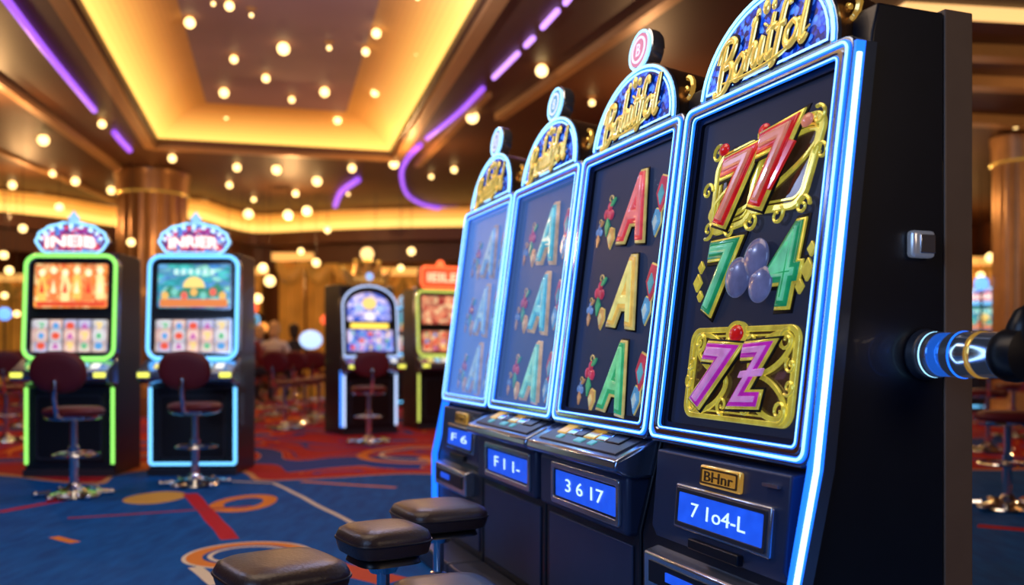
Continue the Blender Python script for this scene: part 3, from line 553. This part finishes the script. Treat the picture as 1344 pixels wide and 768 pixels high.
# ---------------- background machines
def slot_b(label,loc,rz,neon,mats,kind,txt=None,group='upright slot machines across the floor'):
    t=thing('slot_machine',label,'slot machine',loc,rz,group)
    ls=math.atan(.06/.87); FB=Matrix.Translation((0,0,.98))@Matrix.Rotation(-ls,4,'X')
    B().prism([(-.02,0),(-.02,.74),(-.10,.80),(-.10,.88),(.01,.98),(.07,1.85),(.12,1.88),(.6,1.88),(.6,0)],-.365,.365,'x').obj('cabinet',navy,t,bevel=.01)
    am=kind=='arched'
    ol=(rrect(0,.43,.385,.45,.10) if not am else arch(0,.62,.385,.28,20,.64)); il=(rrect(0,.43,.345,.41,.08) if not am else arch(0,.61,.345,.25,20,.60))
    B().ring(ol,il,-.05,.04).obj('screen_frame',dgrey if am else silver,t,FB,bevel=.006)
    cl=(rrect(0,.43,.367,.432,.09) if not am else arch(0,.615,.367,.266,20,.62)); B().path2(cl,-.055,.016 if not am else .010).obj('neon_frame',neon,t,FB)
    B().prism(il,-.01,.03).obj('face_board',black,t,FB)
    s1=B().prism(rrect(0,.61,.30,.185,.02) if not am else arch(0,.60,.29,.20,16,.16),-.03,-.01).obj('top_screen',mats[0],t,FB)
    s2=B().prism(rrect(0,.19,.31,.135,.015),-.03,-.01).obj('reel_screen',mats[1],t,FB)
    B().ring(rrect(0,.19,.325,.15,.02),rrect(0,.19,.31,.135,.015),-.04,-.01).obj('reel_screen_rim',chrome,t,FB)
    ic=[Glow('icon_%d'%k,c,1.) for k,c in enumerate(((.8,.1,.05),(.95,.65,.15),(.1,.35,.7),(.5,.12,.4),(.15,.5,.25)))]
    for c_ in range(4): B().box(-.180+c_*.1175,-.172+c_*.1175,-.033,-.0305,.06,.32).obj('reel_divider',chrome,s2,FB)
    for r_ in range(3):
        for c_ in range(5):
            x=-.235+c_*.1175; z=.105+r_*.085; k_=(r_*3+c_)%4
            o_=[ellipse(x,z,.034,.030,12),[(x-.03,z-.025),(x+.03,z-.025),(x,z+.03)],[(x-.028,z+.028),(x+.03,z+.028),(x+.005,z-.03),(x-.015,z-.03),(x+.005,z+.01),(x-.028,z+.01)],[(x,z-.034),(x+.03,z),(x,z+.034),(x-.03,z)]][k_]
            B().prism(o_,-.036,-.031).obj('reel_icon',ic[(r_*2+c_*3)%5],s2,FB)
    if kind=='green':
        for c_ in range(6): x=-.24+c_*.095; B().prism(arch(x,.60+.02*(c_%2),.034,.10,10,.12),-.036,-.031).obj('picture_figure',Glow('figure_%d'%(c_%3),[(1,.50,.10),(.9,.2,.05),(1,.72,.30)][c_%3],1.2),s1,FB); B().prism(ellipse(x,.72+.02*(c_%2),.026,.03,12),-.040,-.036).obj('picture_head',Glow('figure_pale',(1,.85,.5),1.2),s1,FB); B().prism([(x-.02,.55),(x+.02,.55),(x,.66)],-.040,-.036).obj('picture_flame',Glow('flame_%d'%(c_%2),[(.7,.05,.02),(1,.9,.5)][c_%2],1.1),s1,FB)
        B().box(-.28,.28,-.041,-.031,.44,.475).obj('picture_band',Glow('figure_red',(.8,.08,.03),.9),s1,FB)
    if kind=='blue':
        B().prism([(-.28,.52),(-.2,.62),(-.12,.57),(0,.66),(.1,.58),(.2,.64),(.28,.52)],-.036,-.031).obj('picture_hills',Glow('figure_green',(.05,.30,.17),.8),s1,FB)
        B().box(-.28,.28,-.037,-.031,.435,.50).obj('picture_band',Glow('figure_orange',(.85,.25,.06),.9),s1,FB)
        for c_ in range(7): x=-.24+c_*.08; B().prism(ellipse(x,.53+.03*(c_%2),.03,.035,10),-.040,-.037).obj('picture_fruit',Glow('fruit_%d'%(c_%3),[(.9,.5,.12),(.2,.6,.5),(.85,.15,.1)][c_%3],1.),s1,FB)
        B().prism(arch(0,.60,.09,.09,12),-.040,-.037).obj('picture_sun',Glow('sun_gold',(1,.7,.2),1.1),s1,FB)
        for c_ in range(6): x=-.15+c_*.06; B().box(x-.018,x+.018,-.037,-.031,.71,.755).obj('picture_title',Glow('title_pale',(.6,.95,.85),1.),s1,FB)
    if kind=='arched':
        for (x,z,r_,c_) in ((0,.66,.10,0),(-.14,.60,.06,1),(.14,.60,.06,1),(0,.50,.07,2)): B().prism(ellipse(x,z,r_,r_*.8,16),-.038-.002*c_,-.031).obj('picture_shape',Glow('arch_pic_%d'%c_,[(.9,.65,.2),(.35,.5,1),(.9,.85,.9)][c_],1.2),s1,FB)
    if not am: B().ring(rrect(0,.61,.318,.203,.03),rrect(0,.61,.30,.185,.02),-.04,-.01).obj('top_screen_rim',chrome,t,FB)
    else: B().box(-.25,.25,-.045,-.01,.345,.41).obj('marquee_bar',Glow('marquee_yellow',(1,.72,.1),1.4),t,FB)
    dk=B().prism([(-.005,.99),(-.24,.88),(-.25,.82),(-.20,.78),(0,.76)],-.39,.39,'x').obj('button_deck',silver,t,bevel=.012)
    for k in range(6): B().prism([(-.12,.945),(-.19,.912),(-.19,.90),(-.12,.93)],-.27+k*.1,-.205+k*.1,'x').obj('button',Glow('deck_button_%d'%(k%3),[(1,.85,.2),(.3,.7,1),(1,1,.9)][k%3],1.),dk,bevel=.003)
    for sx in (-1,1): B().box(sx*.33-.045,sx*.33+.045,-.262,-.24,.83,.87).obj('corner_light',Glow('corner_yellow',(.95,.95,.12),1.3),dk,bevel=.004)
    B().box(-.29,.29,-.035,-.018,.12,.70).obj('lower_door',black,t,bevel=.01)
    B().ring(rrect(0,.41,.27,.27,.03),rrect(0,.41,.255,.255,.03),-.042,-.034).obj('door_rim',dgrey,t)
    for sx in (-1,1): B().box(sx*.352-.014,sx*.352+.014,-.035,-.02,.10,.74).obj('side_light',neon,t,bevel=.004)
    B().box(-.37,.37,-.05,-.02,0,.06).obj('kick_plate',dgrey,t)
    if kind=='blue': B().box(-.35,.35,-.036,-.021,.085,.11).obj('bottom_light',neon,t)
    if kind in ('green','blue'):
        def dome(hw,h,sc): return [(hw*(1+sc*math.cos(14*PI*j/56))*math.cos(PI*j/56),1.965+h*(1+sc*math.cos(14*PI*j/56))*math.sin(PI*j/56)) for j in range(57)]+[(-hw*(.97-.04*j),1.965-.085*math.sin(PI/2*(j+1)/6)) for j in range(6)]+[(hw*(.77+.04*j),1.965-.085*math.sin(PI/2*(6-j)/6)) for j in range(6)]
        ol=dome(.29,.155,.02)
        tp=B().prism(ol,.02,.10).obj('topper',silver,t,bevel=.004); B().path2(ol,.015,.010).obj('topper_neon',Glow('topper_neon_sky',(.3,.7,1),1.7),tp)
        B().prism(dome(.262,.13,0),.005,.02).obj('topper_panel',cells_mat('topper_print',[(.35,.05,.30),(.1,.35,.9),(.8,.1,.2),(.5,.7,1.)],34,.9,1.),tp)
        for k in range(9): a=PI*(k+.5)/9; B().ball((.245*math.cos(a),.0,1.965+.125*math.sin(a)),.015,seg=8).obj('bulb',Glow('topper_bulb',(.6,.85,1),1.7),tp)
        glyph(tp,txt,0,1.965,.40,.085,-.004,Glow('letter_cream',(1,.90,.82),1.5),Glow('letter_rim_red',(.8,.08,.10),.9),.05,0,None,'lettering',bend=.015,bold=.02,bev=.01)
        B().lathe([(.07,2.11),(.075,2.125),(.03,2.14),(.05,2.165),(.03,2.185),(.006,2.225)],(0,.06,0),14).obj('finial',Glow('finial_sky',(.3,.6,.9),1.),tp)
        for sx in (-1,1): B().box(sx*.2-.02,sx*.2+.02,.03,.09,1.85,1.91).obj('topper_foot',chrome,tp)
    elif kind=='arched' and txt is None:
        bz=M('bronze_crown',(.70,.38,.12),.2,.9,(1,.45,.1),.15)
        tp=B().prism([(-.24,1.86),(-.32,2.06),(-.19,1.99),(-.16,2.16),(-.07,2.02),(0,2.20),(.07,2.02),(.16,2.16),(.19,1.99),(.32,2.06),(.24,1.86)],.03,.13).obj('topper',bz,t,bevel=.010)
        for (x,z) in ((-.32,2.07),(-.16,2.17),(.16,2.17),(.32,2.07)): B().ball((x,.08,z),.032,seg=12).obj('crown_bead',gold,tp)
        for k in range(5): B().scroll(-.16+.08*k,1.94,.04,k,1.2,.02,.010).obj('topper_scroll',gold,tp)
        B().ball((0,.0,1.98),.05,(1,.5,1)).obj('crown_jewel',Glow('crown_jewel_blue',(.3,.5,1),1.3),tp)
        B().ball((0,.08,2.27),.085,seg=20).obj('topper_globe',Glow('topper_globe_gold',(1,.60,.22),2.),tp); B().lathe([(.09,2.17),(.05,2.20)],(0,.08,0),16).obj('globe_collar',gold,tp)
    else:
        tp=B().prism(rrect(0,2.03,.31,.15,.07),.02,.16).obj('topper',M('topper_red_case',(.3,.01,.01),.3),t,bevel=.006)
        B().path2(rrect(0,2.03,.30,.14,.06),.012,.014).obj('topper_neon',Glow('neon_red',(1,.14,.04),2.2),tp)
        B().prism(rrect(0,2.03,.28,.12,.05),.012,.02).obj('topper_panel',Glow('topper_red',(.9,.10,.03),1.1),tp)
        glyph(tp,txt,0,2.03,.42,.11,.008,Glow('letter_pink',(1,.6,.35),1.4),None,bold=.02,bev=.01); B().box(-.06,.06,.04,.12,1.86,1.9).obj('topper_foot',black,tp)
        B().ball((0,.09,2.21),.06,(1,.6,1)).obj('topper_lamp',Glow('neon_red',(1,.14,.04),2.2),tp)
    return t
warm=[(.45,.07,.02),(.95,.35,.06),(.6,.10,.03),(1,.65,.25),(.7,.18,.05)]; mixd=[(.75,.6,.5),(.5,.5,.65),(.8,.55,.45),(.75,.65,.5),(.6,.6,.6),(.75,.7,.7)]; teal=[(.02,.2,.3),(.05,.4,.35),(.1,.3,.5),(.03,.15,.4),(.2,.5,.4)]; violet=[(.06,.10,.5),(.25,.35,.9),(.7,.6,.8),(.05,.12,.6)]
mw=cells_mat('screen_warm',warm,20,1.3,1.,blend=True,dark=.4); mm=cells_mat('screen_reels',mixd,8.5,.9,.0,dark=.5); mtl=cells_mat('screen_teal',teal,16,1.35,1.,(.6,1,1.4),True,.4); mv=cells_mat('screen_violet',violet,14,1.3,1.,blend=True,dark=.4); mr=cells_mat('screen_red',[(.7,.12,.06),(.9,.4,.2),(.4,.03,.03),(.9,.6,.3)],15,1.1,1.,blend=True,dark=.4)
ng=Glow('neon_green',(.32,.95,.15),1.3); nb=Glow('neon_sky',(.16,.58,1.),1.7); ny=Glow('neon_yellow',(.75,.85,.15),1.); nbl=Glow('neon_deep_blue',(.05,.25,1),2.); nw=Glow('neon_blue_white',(.5,.65,1.),1.5)
A=slot_b('green edged slot machine at the far left with a crown-shaped sign',(-3.69,7.65,0),R(3),ng,(mw,mm),'green','INEIB')
Bm=slot_b('sky blue edged slot machine with a crown-shaped sign, right of the green one',(-2.68,7.7,0),R(2),nb,(mtl,mm),'blue','INRIER')
Cm=slot_b('arched slot machine with a bronze crown and golden ball, left of the red signed one',(-1.79,11.5,0),R(33),nw,(mv,mv),'arched')
Dm=slot_b('slot machine with a red glowing sign, partly behind the right row',(-.93,12.3,0),R(26),ny,(mr,mr),'red','IEILE')
B().box(-.375,-.367,.0,.05,.1,.80).obj('edge_light',nbl,Cm)
def mcopy(src,px,Y,lab,rz=0.):
    c=copy_tree(src); c.location=((px-672)*Y/F,Y,0); c.rotation_euler=(0,0,rz); c['label']=lab; c['group']='small far slot machines'; return c
mcopy(Bm,172,15.,'far slot machine seen between the green and the sky blue ones',.2)
mcopy(Bm,318,20.5,'far slot machine before the back wall, left of the drape'); mcopy(Bm,545,17.,'far slot machine seen between the arched one and the red signed one',.2)
mcopy(Bm,1292,15.5,'far blue lit slot machine just past the right side of the nearest cabinet',-.5)
# ---------------- columns, drape, globe
colm=M('gold_brown_column',(.34,.16,.05),.3,.45,var=.4,scale=2); colg=M('gold_column',(.52,.28,.10),.35,.4,var=.3,scale=3)
def column(x,y,r,lab,cm=colm):
    t=thing('column',lab,'column',(x,y,0)); B().lathe([(r,.5),(r*.98,3.6)],seg=48,flute=.05).obj('shaft',cm,t); B().lathe([(r*1.25,0),(r*1.25,.3),(r*1.08,.4),(r*1.02,.5)],seg=40).obj('base',cm,t)
    B().lathe([(r,3.6),(r*1.03,3.65),(r*1.03,3.85),(r*1.07,3.9),(r*1.08,3.98)],seg=40).obj('capital',cm,t); B().tube([(r*1.01*math.cos(a),r*1.01*math.sin(a),3.62) for a in [2*PI*k/40 for k in range(40)]],.02,True).obj('collar',gold,t)
column((200-672)*15.2/F,15.2,.56,'thick gold-brown column rising behind the sky blue slot machine'); column((1340-672)*12.6/F,12.6,.36,'gold column at the right edge beyond the nearest cabinet',colg); column((640-672)*20.5/F,20.5,.5,'far brown column near the back wall behind the row')
gm=M('gold_drape_cloth',(.62,.30,.06),.5,0,(1,.38,.05),.14,var=.4,scale=2,evar=.6)  # cloth given its own faint glow in place of light on it
def drape(x0,x1,Y,n,z1,lab):
    p0,p1=at(x0,0,Y).x,at(x1,0,Y).x
    t=thing('drape',lab,'curtain',((p0+p1)/2,Y,0)); h=(p1-p0)/2
    for k in range(n):
        a=-h+2*h*k/n+.02; b_=-h+2*h*(k+1)/n-.02; P=[(a+(b_-a)*j/24,.07*math.sin(j*1.5)) for j in range(25)]; B().prism(P+[(x,y+.03) for x,y in reversed(P)],.02,z1,'z').obj('drape_panel',gm,t)
        B().tube(smooth([(a,-.12,z1-.02),((a+b_)/2,-.16,z1-.35),(b_,-.12,z1-.02)],6),[.05+.10*math.sin(PI*j/12) for j in range(13)],False,10).obj('swag',gm,t)
    B().box(-h-.1,h+.1,-.14,.12,z1+.02,z1+.18).obj('valance',M('lit_valance',(.9,.6,.2),.5,0,(1,.50,.12),.9),t)
drape(365,474,19.6,3,2.95,'pleated gold drape hanging under a lit valance left of the arched machine'); drape(500,600,21.5,3,2.8,'pleated gold drape beyond the red signed machine'); drape(262,345,22.5,3,2.9,'gold drape on the back wall beyond the seated people')
drape(1265,1315,20.,2,2.9,'gold drape showing past the nearest cabinet at the right'); drape(-40,40,22.,3,2.7,'gold drape on the back wall at the left edge')
p=at(408,446,14.8); t=thing('globe_lamp','bluish white glowing globe on a black post among the far seats','lamp',(p.x,p.y,0)); B().ball((0,0,p.z),.17,(1.1,1,.9)).obj('globe',Glow('globe_white_blue',(.45,.65,1),1.5),t); B().lathe([(.16,0),(.14,.03),(.02,.05),(.02,p.z-.15),(.06,p.z-.14)]).obj('post',black,t)
for (px,py,Y_,cn,cc) in ((332,404,17.6,'red',(1,.12,.04)),(300,432,16.5,'orange',(1,.35,.06)),(345,430,18.4,'orange',(1,.35,.06)),(428,420,17.,'red',(1,.12,.04)),(6,412,14.,'blue',(.15,.4,1)),(1288,372,13.,'blue',(.15,.4,1))):
    p=at(px,py,Y_); t=thing('table_lamp','small %s glowing globe lamp on a thin black post %s'%(cn,{332:'left of the fair-haired person',300:'at the right side of the blue machine',345:'before the gold drape',428:'left of the arched machine',6:'at the left edge',1288:'past the nearest cabinet'}[px]),'lamp',(p.x,p.y,0)); B().ball((0,0,p.z),.10).obj('globe',Glow('lamp_'+cn,cc,1.8),t); B().lathe([(.12,0),(.10,.03),(.015,.05),(.015,p.z-.09)],seg=12).obj('post',black,t)
# ---------------- people seated far away
def person(lab,loc,rz,shirt,pants,hairc,skinc=(.6,.36,.26),group=None):
    V=[]; E=[]; Rd=[]
    def v(co_,r,par=None):
        V.append(co_); Rd.append(r if isinstance(r,tuple) else (r,r)); 
        if par is not None: E.append((par,len(V)-1))
        return len(V)-1
    pl=v((0,0,.76),(.15,.10)); be=v((0,0,.91),(.13,.10),pl); ch=v((0,.0,1.08),(.15,.10),be); nb_=v((0,.0,1.20),(.07,.06),ch); nk=v((0,-.01,1.27),.05,nb_); hd=v((0,-.025,1.35),(.075,.085),nk); ht=v((0,-.02,1.43),(.07,.08),hd); v((0,-.115,1.355),.012,hd)
    for s in (-1,1):
        sh=v((s*.17,0,1.16),.058,ch); el=v((s*.24,-.04,.92),.042,sh); wr=v((s*.19,-.26,.88),.026,el); pm=v((s*.175,-.33,.87),(.03,.016),wr)
        for k in range(4): f1=v((s*(.15+k*.017),-.39,.872-.002*k),.008,pm); v((s*(.148+k*.017),-.42-.008*(k in (1,2)),.855),.007,f1)
        th=v((s*.14,-.32,.875),.009,pm); v((s*.125,-.345,.87),.008,th)
        hp=v((s*.09,-.03,.745),.088,pl); kn=v((s*.13,-.42,.745),.062,hp); an=v((s*.12,-.36,.33),.038,kn); v((s*.12,-.50,.30),.032,an)
    me=bpy.data.meshes.new('p'); me.from_pydata(V,E,[]); ob=bpy.data.objects.new('p',me); COL.objects.link(ob)
    sk=ob.modifiers.new('s','SKIN'); ss=ob.modifiers.new('u','SUBSURF'); ss.levels=2
    for i_,d in enumerate(me.skin_vertices[0].data): d.radius=Rd[i_]; d.use_root=(i_==0)
    bpy.context.view_layer.update(); m2=bpy.data.meshes.new_from_object(ob.evaluated_get(bpy.context.evaluated_depsgraph_get())); bpy.data.objects.remove(ob)
    t=thing('person',lab,'person',loc,rz,group)
    m2.materials.clear()
    for m_ in (M('skin_tone',skinc,.5),shirt,pants,M('shoe_black',(.02,.02,.02),.4)): m2.materials.append(m_)
    for f_ in m2.polygons:
        c=f_.center; f_.use_smooth=True
        f_.material_index=0 if (c.z>1.235 or (c.y<-.27 and c.z>.83)) else (3 if (c.z<.37) else (2 if c.z<.81 and not(abs(c.x)>.15 and c.z>.80) else 1))
    bo=bpy.data.objects.new('body',m2); COL.objects.link(bo); bo.parent=t
    B().ball((0,.012,1.425),.102,(.92,1.,1.0),18).ball((0,.05,1.34),.08,(1.,.7,1.2),14).obj('hair',hairc,t)
    for s in (-1,1): B().ball((s*.032,-.108,1.40),.011,seg=8).obj('eye',black,t); B().ball((s*.083,-.02,1.37),.02,(.4,.8,1.2),8).obj('ear',MC['skin_tone'],t)
    return t
wsh=M('white_shirt',(.75,.7,.68),.8); dsh=M('black_shirt',(.03,.03,.04),.8); rsh=M('maroon_shirt',(.25,.04,.04),.8); bsh=M('blue_shirt',(.08,.14,.35),.8); jeans=M('dark_trousers',(.02,.025,.05),.8); blond=M('blond_hair',(.7,.45,.2),.6,bump=.4,scale=60); dark=M('dark_hair',(.03,.018,.012),.5,bump=.4,scale=60)
for (px,Y,lab,seatlab,sh,ha,rz) in ((360,14.6,'fair-haired person in a white top seated on a stool, seen from behind','fair-haired person in a white top',wsh,blond,PI),(325,13.4,'dark-haired person in a maroon top seated left of the fair-haired one','dark-haired person in a maroon top',rsh,dark,PI-.4),(386,16.0,'dark-haired person in black seated right of the fair-haired one','dark-haired person in black',dsh,dark,PI+.3),(341,16.4,'tiny far person in a blue top seated between the white and maroon tops','far person in a blue top',bsh,blond,PI),(304,15.6,'tiny far person in a white shirt seated just right of the blue machine','far dark-haired person in a white shirt',wsh,dark,PI+.2)):
    x=(px-672)*Y/F; person(lab,(x,Y,0),rz,sh,jeans,ha)
    c=copy_tree(s0); c.location=(x,Y,0); c.rotation_euler=(0,0,rz-PI); c['label']='round-backed stool that the '+seatlab+' sits on'; c['group']='stools of the far seated people'
for (px,Y,lab) in ((308,12.4,'empty round-backed stool left of the far seated people'),(400,13.0,'empty round-backed stool below the bluish white globe'),(418,14.0,'empty round-backed stool just left of the arched machine'),(374,12.2,'empty round-backed stool in front of the fair-haired person'),(1296,9.5,'empty round-backed stool seen between the nearest cabinet and the lever'),(1330,11.,'empty round-backed stool at the right edge below the gold column'),(8,10.5,'empty round-backed stool at the left edge behind the green machine'),(28,12.5,'farther empty round-backed stool at the left edge')):
    c=copy_tree(s0); c.location=((px-672)*Y/F,Y,0); c.rotation_euler=(0,0,random.uniform(-.5,.5)); c['label']=lab; c['group']='empty far stools'
for px in (300,335,372,420): 
    Y=18.9; c=copy_tree(s0); c.location=((px-672)*Y/F,Y,0); c.rotation_euler=(0,0,random.uniform(-.3,.3)); c['label']='tiny round-backed stool in the row before the gold drape'; c['group']='row of stools before the gold drape'
# ---------------- lamps, with area fills added out of view
def lamp(kind,loc,en,col,size=1.,rot=(0,0,0)):
    l=bpy.data.lights.new('lamp',kind); l.energy=en; l.color=col; o=bpy.data.objects.new('lamp_'+kind.lower(),l); COL.objects.link(o); o.location=loc; o.rotation_euler=rot
    if kind=='AREA': l.size=size
    else: l.shadow_soft_size=size
    return o
lamp('AREA',(-1.5,3.2,3.95),55,(1,.75,.55),2.5)  # added warm fill at ceiling height, above the view
lamp('AREA',(-3.2,-1.,2.8),85,(.34,.55,1),2.5,(R(60),0,R(-45)))  # added blue fill behind the camera, standing in for neon spill
lamp('AREA',(2.6,-.6,2.4),22,(1,.72,.5),1.2,(R(60),0,R(25)))  # added unseen warm fill from the right, brightening the lever side
for (x,y,z,en,cl) in ((-4.2,6,3.6,75,(.5,.6,1)),(-1.,7.2,3.5,75,(.55,.6,1)),(-6,10.5,3.5,55,(1,.56,.22)),(-1.5,13,3.5,55,(1,.56,.22)),(-4,16.5,3.2,75,(1,.53,.2)),(-8,15,3.3,65,(1,.53,.2)),(-4,21,2.6,80,(1,.5,.16)),(0,22,2.6,60,(1,.5,.16)),(7,8.5,3.4,65,(1,.58,.28)),(5.5,14,3.3,65,(1,.56,.22)),(-9,21,2.5,70,(1,.5,.18)),(1.5,10,3.3,35,(1,.56,.25)),(9,19,2.8,60,(1,.52,.18)),(-5.2,13.4,2.9,35,(1,.58,.22))):
    lamp('POINT',(x,y,z),en,cl,.04)
w=bpy.data.worlds.new('world'); bpy.context.scene.world=w; w.use_nodes=True; w.node_tree.nodes['Background'].inputs[0].default_value=(.05,.03,.03,1)
try:
    bpy.context.scene.view_settings.view_transform='Standard'
except Exception as ex: print(ex)
